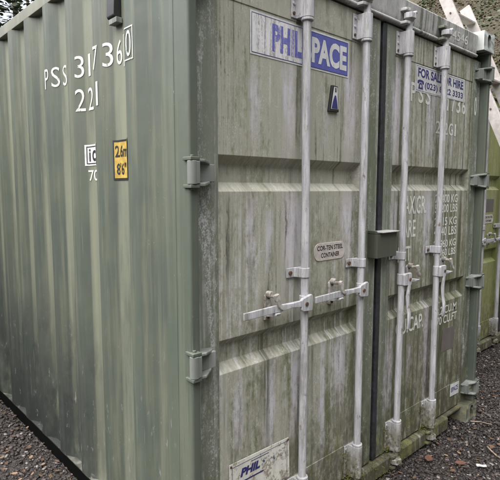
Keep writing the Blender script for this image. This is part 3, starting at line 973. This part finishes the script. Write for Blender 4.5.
SidePrint().text('2.6m', .586, .495, 1.728, 1.778, .02).text("8'6\"", .580, .505, 1.654, 1.704, .02).build('lettering', M['black'], a, .0042)
# ventilator hood high on the wall
bm = bmesh.new()
def vpt(y, z, x): return bm.verts.new((x, y, z))
prism(bm, [(.004, 2.288), (.000, 2.296), (.006, 2.420), (.012, 2.430), (.034, 2.430), (.034, 2.284), (.010, 2.284)], 1, .518, .580)
vent = obj('ventilator', bm, M['pvc'], C1, bevel=.003)
bm = bmesh.new(); box(bm, .006, .034, .508, .572, 2.262, 2.2835)
obj('flange', bm, M['hinge'], vent, bevel=.002)

# moss clumps on the mossy hinge, the sill and the cams
def moss_clumps(name, spots, root):
    V, F = [], []
    for (x, y, z, r, n) in spots:
        for _ in range(n * 3):
            c = Vector((x + random.gauss(0, r), y + random.gauss(0, r * .4), z + random.gauss(0, r * .45)))
            s_ = random.uniform(.0014, .0042)
            k = len(V)
            pts = [Vector((random.gauss(0, 1), random.gauss(0, 1), random.gauss(0, 1))).normalized() * s_ for _ in range(6)]
            for d_ in ((1, 0, 0), (-1, 0, 0), (0, 1, 0), (0, -1, 0), (0, 0, 1), (0, 0, -1)):
                q = Vector(d_) * s_ * random.uniform(.6, 1.3)
                V.append(tuple(c + q))
            for f in ((0, 2, 4), (2, 1, 4), (1, 3, 4), (3, 0, 4), (2, 0, 5), (1, 2, 5), (3, 1, 5), (0, 3, 5)):
                F.append(tuple(k + i for i in f))
    o = raw(name, V, F, M['moss'], root)
    o['kind'] = 'stuff'
    return o
spots = [(W - .055, .030, .215, .014, 80), (W - .075, .045, .190, .018, 60)]
for x in (.6085, 1.030, 1.408, 1.812):
    spots += [(x + .02, .030, .110, .028, 60), (x - .03, .050, .130, .03, 50), (x - .055, .058, .25, .02, 22)]
for k in range(26):
    spots.append((random.uniform(.4, 2.05), .036, random.choice((.020, .098, .10)), .03, random.randint(6, 16)))
moss_clumps('moss', spots, C1)

# ------------------------------------------------------------------ ladder leaning on the second container
LA = empty('ladder', (3.42, 0, 0), 'pale pinkish wooden step ladder leaning on the olive container at right', 'ladder')
def lad(z): return .742 - .44 * (3.22 - z)      # y of the rail axis at height z
yb0, zt0 = lad(0), 3.26
dirv = Vector((0, .44, 1)).normalized(); nrm = Vector((0, 1, -.44)).normalized()
for sx_ in (-.20, .20):
    bm = bmesh.new()
    base = Vector((sx_, lad(.012) , .0)); Ln = (3.235) / dirv.z
    vs_ = []
    for t in (0.0, Ln):
        c = Vector((sx_, lad(0), 0)) + dirv * t
        hw = .046
        for dx in (-.015, .015):
            for q in (-hw, hw):
                pnt = c + nrm * q + Vector((dx, 0, 0))
                if t == 0:      # foot cut level with the ground
                    pnt = pnt + dirv * ((0.0 - pnt.z) / dirv.z)
                vs_.append(bm.verts.new(pnt))
    for f in ((0, 1, 3, 2), (4, 6, 7, 5), (0, 4, 5, 1), (2, 3, 7, 6), (0, 2, 6, 4), (1, 5, 7, 3)):
        bm.faces.new([vs_[i] for i in f])
    rl = obj('rail', bm, M['ladder'], LA, bevel=.004)
    for t in [.28 * k + .28 for k in range(11)]:
        c = Vector((sx_, lad(0), 0)) + dirv * (t / dirv.z)
        bm = bmesh.new()
        s_ = -1
        tube(bm, c + Vector((s_ * .0145, 0, 0)), c + Vector((s_ * .020, 0, 0)), .008, n=10)
        obj('bolt', bm, M['rust'], rl)
for t in [.28 * k + .28 for k in range(11)]:
    c = Vector((0, lad(0), 0)) + dirv * (t / dirv.z)
    bm = bmesh.new()
    box(bm, -.186, .186, c.y - .040, c.y + .040, c.z - .009, c.z + .009)
    obj('tread', bm, M['ladder'], LA, bevel=.003)

# ------------------------------------------------------------------ gravel, litter, leaves
def berm(x, y):
    # gravel heaped against the long side wall
    return .072 * np.clip((x + .75) / .6, 0, 1) * np.clip((.03 - x) / .03, 0, 1) * np.clip((y - .2) / .6, 0, 1)

def pebbles(name, n, xr, yr, smin, smax, mats_, seed, avoid=None, pw=2.2):
    r = np.random.default_rng(seed)
    px = r.uniform(*xr, n); py = r.uniform(*yr, n)
    if avoid is not None:
        k = ~avoid(px, py); px, py = px[k], py[k]
    n = len(px)
    s = smin + (smax - smin) * r.random(n) ** pw
    cube = np.array([(x, y, z) for x in (-1, 1) for y in (-1, 1) for z in (-1, 1)], float) * .62
    V = cube[None] * (1 + r.uniform(-.45, .35, (n, 8, 3)))
    V *= s[:, None, None] * np.stack([r.uniform(.7, 1.4, n), r.uniform(.6, 1.1, n), r.uniform(.35, .75, n)], 1)[:, None, :]
    a = r.uniform(0, 6.283, n); tl = r.normal(0, .35, n)
    c, s_ = np.cos(tl)[:, None], np.sin(tl)[:, None]
    x, z = V[..., 0] * c - V[..., 2] * s_, V[..., 0] * s_ + V[..., 2] * c
    V[..., 0], V[..., 2] = x, z
    c, s_ = np.cos(a)[:, None], np.sin(a)[:, None]
    x, y = V[..., 0] * c - V[..., 1] * s_, V[..., 0] * s_ + V[..., 1] * c
    V[..., 0], V[..., 1] = x + px[:, None], y + py[:, None]
    V[..., 2] += (s * .22 - .006 + berm(px, py))[:, None]
    F = np.array([(0, 1, 3, 2), (4, 6, 7, 5), (0, 4, 5, 1), (2, 3, 7, 6), (0, 2, 6, 4), (1, 5, 7, 3)])
    FF = (F[None] + (np.arange(n) * 8)[:, None, None]).reshape(-1, 4)
    me = bpy.data.meshes.new(name)
    me.vertices.add(n * 8); me.vertices.foreach_set('co', V.reshape(-1))
    me.loops.add(len(FF) * 4); me.loops.foreach_set('vertex_index', FF.reshape(-1).astype(np.int32))
    me.polygons.add(len(FF)); me.polygons.foreach_set('loop_start', np.arange(0, len(FF) * 4, 4, dtype=np.int32))
    for m_ in mats_: me.materials.append(m_)
    mi = np.repeat(r.choice(len(mats_), n, p=[.62, .22, .11, .05][:len(mats_)] if len(mats_) == 4 else None), 6)
    me.polygons.foreach_set('material_index', mi.astype(np.int32))
    me.update(calc_edges=True); me.validate()
    o = link(bpy.data.objects.new(name, me))
    tag(o, kind='stuff')
    return o
gm = [simple('stone_dark', (.024, .0185, .018), .6, .4, 60, .3), simple('stone_brown', (.048, .035, .031), .65, .35, 60, .3),
      simple('stone_grey', (.085, .070, .068), .65, .3, 60, .3), simple('stone_pale', (.22, .195, .185), .65, .25, 60, .3)]
inC1 = lambda x, y: (x > .06) & (x < W - .06) & (y > .13) & (y < 6)
pa = pebbles('gravel', 16000, (-1.3, .05), (.2, 4.2), .004, .017, gm, 3, inC1)
pb = pebbles('gravel', 52000, (1.0, 4.2), (-1.3, .75), .004, .016, gm, 4, lambda x, y: inC1(x, y) | ((x > 3.2) & (y > .62)))
pc = pebbles('gravel', 16000, (-1.6, 7.4), (-1.5, 4.5), .006, .020, gm, 5, lambda x, y: inC1(x, y) | ((x > 3.1) & (x < 5.5) & (y > .6)))
tag(pa, 'fine dark gravel strewn along the corrugated side wall', 'gravel'); tag(pb, 'fine dark gravel in front of the container doors', 'gravel'); tag(pc, 'coarser scattered gravel around both containers', 'gravel')

def leaf_mesh(V, F, c, size, yaw, curl, tilt, asp=.5):
    # a small curled leaf of six faces
    k = len(V)
    R_ = Matrix.Rotation(yaw, 3, 'Z') @ Matrix.Rotation(tilt, 3, 'X')
    pts = [(-1, 0, 0), (-.45, asp, 0), (.35, asp * .85, 0), (1, 0, 0), (.35, -asp * .85, 0), (-.45, -asp, 0), (-.45, 0, -.05), (.35, 0, -.06)]
    for x, y, z in pts:
        z2 = z + curl * (x * x * .35 + abs(y) * .6)
        V.append(tuple(c + R_ @ (Vector((x, y, z2)) * size)))
    for f in ((0, 6, 1), (0, 5, 6), (6, 7, 2, 1), (6, 5, 4, 7), (7, 3, 2), (7, 4, 3)):
        F.append(tuple(k + i for i in f))
lm = [simple('dead_leaf_brown', (.105, .060, .034), .8, .4, 50, .3), simple('dead_leaf_tan', (.22, .145, .085), .8, .35, 50, .3), simple('dead_leaf_dark', (.045, .030, .022), .8, .4, 50, .3)]
for li, (m_, n_) in enumerate(zip(lm, (900, 330, 1300))):
    V, F = [], []
    for _ in range(n_):
        if random.random() < .75: x, y = random.uniform(1.1, 5.0), random.uniform(-1.0, .62)
        else: x, y = random.uniform(-.7, .0), random.uniform(.4, 3.5)
        if .02 < x < W + .0 and y > .02: continue
        if x > 3.1 and y > .48: continue
        leaf_mesh(V, F, Vector((x, y, .010 + float(berm(x, y)))), random.uniform(.006, .020), random.uniform(0, 6.28), random.uniform(.1, .7), random.gauss(0, .25), random.uniform(.3, .6))
    o = raw('leaf_litter', V, F, m_)
    tag(o, ['small brown dead leaves scattered on the gravel', 'small tan dead leaves scattered on the gravel', 'dark rotting leaf bits scattered on the gravel'][li], 'leaf litter', kind='stuff')

def single_leaf(loc, size, yaw, mat, label):
    V, F = [], []
    leaf_mesh(V, F, Vector((0, 0, 0)), size, 0, .35, .08, .55)
    o = raw('fallen_leaf', V, F, mat); o.location = loc; o.rotation_euler = (0, 0, yaw)
    md = o.modifiers.new('t', 'SOLIDIFY'); md.thickness = .0008
    tag(o, label, 'leaf', 'larger fallen leaves on the gravel'); return o
red = simple('leaf_red_brown', (.115, .050, .034), .8, .35, 60, .3)
single_leaf((1.65, -.055, .012), .040, .4, red, 'larger reddish brown leaf nearest the container sill')
single_leaf((1.74, -.205, .012), .036, -.7, red, 'smaller reddish brown leaf nearest the white scrap')
# white scrap
bm = bmesh.new()
vs_ = [bm.verts.new(q) for q in ((-.034, -.014, .000), (-.012, -.017, .004), (.014, -.013, .001), (.034, -.012, .005), (.031, .013, .006), (.010, .015, .001), (-.012, .013, .005), (-.033, .015, .002))]
bm.faces.new((vs_[0], vs_[1], vs_[6], vs_[7])); bm.faces.new((vs_[1], vs_[2], vs_[5], vs_[6])); bm.faces.new((vs_[2], vs_[3], vs_[4], vs_[5]))
M['paper'] = simple('scrap_paper', (.50, .49, .48), .7, .35, 40, .2)
o = obj('paper_scrap', bm, M['paper']); o.scale = (.8, .8, 1); o.location = (1.80, -.298, .011); o.rotation_euler = (0, 0, -.95)
md = o.modifiers.new('t', 'SOLIDIFY'); md.thickness = .001
tag(o, 'small crumpled white paper scrap lying on gravel at lower right', 'litter')
# twigs
def twig(pts, r, label):
    bm = bmesh.new()
    for i, (a_, b_) in enumerate(zip(pts, pts[1:])):
        tube(bm, a_, b_, r * (1 - .2 * i), r * (1 - .2 * (i + 1)), n=7)
    o = obj('twig', bm, M['twig'], smooth=True)
    tag(o, label, 'twig', 'twigs lying on the gravel'); return o
M['twig'] = simple('twig_pale', (.30, .235, .18), .8, .35, 80, .3)
twig([(2.04, -.235, .012), (1.995, -.285, .014), (1.975, -.315, .012), (1.95, -.385, .012)], .006, 'pale crooked twig on gravel at the right edge beside white scrap')
twig([(2.30, -.02, .012), (2.34, -.07, .013), (2.36, -.14, .012)], .004, 'short thin twig on gravel beside the corner casting')

# ------------------------------------------------------------------ undergrowth on the bank
bl = [simple('ivy_green', (.036, .060, .015), .55, .45, 9, .1), simple('leaf_olive', (.090, .100, .032), .6, .4, 9, .1), simple('bracken_brown', (.100, .062, .034), .8, .4, 9, .1), simple('bracken_tan', (.19, .135, .080), .8, .3, 9, .1)]
for li, (m_, n_, sz) in enumerate(zip(bl, (42000, 20000, 14000, 6000), (.040, .036, .045, .042))):
    V, F = [], []
    for _ in range(n_):
        x, y = random.uniform(7.0, 15.5), random.uniform(-1.5, 12.0)
        cl = mnoise.noise(Vector((x * .8, y * .8, li * 7.3)))
        if cl < random.uniform(-.45, .35): continue
        z = bank_h(x, y) + random.uniform(-.02, .30) * (1.2 if li < 2 else .5)
        leaf_mesh(V, F, Vector((x, y, z)), random.uniform(.5, 1.4) * sz, random.uniform(0, 6.28), random.uniform(-.3, .6), random.uniform(-1.2, 1.2), random.uniform(.3, .6))
    o = raw('undergrowth', V, F, m_)
    tag(o, ['dark green ivy covering the bank', 'olive green leaves growing on the bank', 'brown dead bracken lying on the bank', 'tan dry bracken lying on the bank'][li], 'undergrowth', kind='stuff')

# ------------------------------------------------------------------ trees
M['bark'] = simple('bark_grey_brown', (.085, .068, .052), .9, .5, 18, .8)
M['needles'] = simple('needles_dark_green', (.030, .045, .016), .7, .5, 4, .1)
M['leafpale'] = simple('leaf_dull_green', (.070, .085, .032), .6, .4, 4, .1)
def tree(name, loc, h, r, label, cat='tree', bare=False, seed=1, spread=.42, start=.22, nb=16, leaves=5000, leaf=.06, group=None, mat=None):
    rr = random.Random(seed)
    t = empty(name, loc, label, cat, group)
    bm = bmesh.new()
    tips = []
    def limb(p, d, ln, rad, lev):
        n = 5 if lev < 2 else 4
        for i in range(n):
            d = (d + Vector((rr.gauss(0, .12), rr.gauss(0, .12), rr.gauss(0, .08) + (.05 if lev else 0)))).normalized()
            q = p + d * ln / n
            r0, r1 = rad * (1 - .8 * i / n), rad * (1 - .8 * (i + 1) / n)
            tube(bm, p, q, r0, r1, n=9 if lev == 0 else 5 if lev == 1 else 4, caps=False)
            p = q
            if lev >= 1: tips.append(Vector(p))
            if lev < 3 and i >= (1 if lev else 0):
                for _ in range(2 if lev else 0):
                    a = d.orthogonal().normalized(); a.rotate(Matrix.Rotation(rr.uniform(0, 6.28), 3, d))
                    limb(p, (d * .75 + a * .75).normalized(), ln * rr.uniform(.38, .6), r1 * .6, lev + 1)
        return p
    p = Vector((0, 0, -.1)); d = Vector((0, 0, 1)); n = 9
    for i in range(n):
        d = (d + Vector((rr.gauss(0, .04), rr.gauss(0, .04), .1))).normalized()
        q = p + d * h / n
        tube(bm, p, q, r * (1 - .92 * i / n), r * (1 - .92 * (i + 1) / n), n=10, caps=False)
        f = (i + 1) / n
        if f > start:
            for _ in range(max(1, nb // n)):
                a = rr.uniform(0, 6.28)
                ln = h * spread * (1.05 - f) + h * .06
                limb(q, Vector((math.cos(a), math.sin(a), .45 if bare else .05)).normalized(), ln, r * .34 * (1.1 - f), 1)
        p = q
    obj('trunk', bm, M['bark'], t, smooth=True)
    if not bare:
        V, F = [], []
        for _ in range(leaves):
            c = rr.choice(tips) + Vector((rr.gauss(0, .16), rr.gauss(0, .16), rr.gauss(0, .13)))
            leaf_mesh(V, F, c, leaf * rr.uniform(.6, 1.4), rr.uniform(0, 6.28), rr.uniform(-.2, .5), rr.uniform(-1.1, 1.1), .32)
        raw('crown', V, F, mat or M['needles'], t)
    return t
tree('bare_tree', (3.5, 11.5, 0), 9.0, .13, 'bare leafless tree with fine twigs against white sky at upper left', bare=True, seed=5, nb=18, start=.2, spread=.34)
tree('bare_tree', (4.9, 15.0, 0), 10.0, .15, 'farther bare leafless tree behind the roof rail at upper left', bare=True, seed=9, nb=18, start=.25, spread=.34)
tree('evergreen_tree', (1.35, 10.2, 0), 8.5, .15, 'dark evergreen tree at the upper left corner of the picture', seed=3, leaves=14000, leaf=.075, nb=27, start=.15, spread=.22)

# ------------------------------------------------------------------ unseen hedge left of the frame, added to shade the side wall
def shade_hedge(name, x0, x1, y0, y1, h, label, seed):
    rr = random.Random(seed)
    t = empty(name, ((x0 + x1) / 2, (y0 + y1) / 2, 0), label, 'shade_hedge')
    cx_, cy_ = (x0 + x1) / 2, (y0 + y1) / 2
    V, F = [], []
    for _ in range(32000):
        y = rr.uniform(y0, y1); a = rr.uniform(0, math.pi)
        top = h * (.86 + .16 * mnoise.noise(Vector((y * .9, 1, 2))))
        wd = (x1 - x0) / 2 * (.85 + .25 * mnoise.noise(Vector((y * 1.3, 4, 2))))
        q = rr.random() ** .35
        x = cx_ + wd * q * math.cos(a) * 1.0
        z = max(.06, top * (q * math.sin(a)) ** .6)
        leaf_mesh(V, F, Vector((x - cx_, y - cy_, z)), rr.uniform(.025, .06), rr.uniform(0, 6.28), rr.uniform(-.2, .5), rr.uniform(-1.3, 1.3), .45)
    raw('crown', V, F, M['leafpale'], t)
    k = 0
    y = y0 + .2
    while y < y1:
        bm = bmesh.new()
        p_ = Vector((rr.uniform(-.15, .15), y - cy_, -.05))
        for i in range(5):
            q_ = p_ + Vector((rr.gauss(0, .10), rr.gauss(0, .10), h * .17))
            tube(bm, p_, q_, .022 * (1 - .17 * i), .022 * (1 - .17 * (i + 1)), n=7, caps=False); p_ = q_
        obj('stem', bm, M['bark'], t, smooth=True)
        y += .45
    return t
shade_hedge('shade_hedge', -2.4, -.75, 2.3, 8.5, 3.4, 'tall dull green foliage screen added out of view to shade the corrugated side wall', 4)
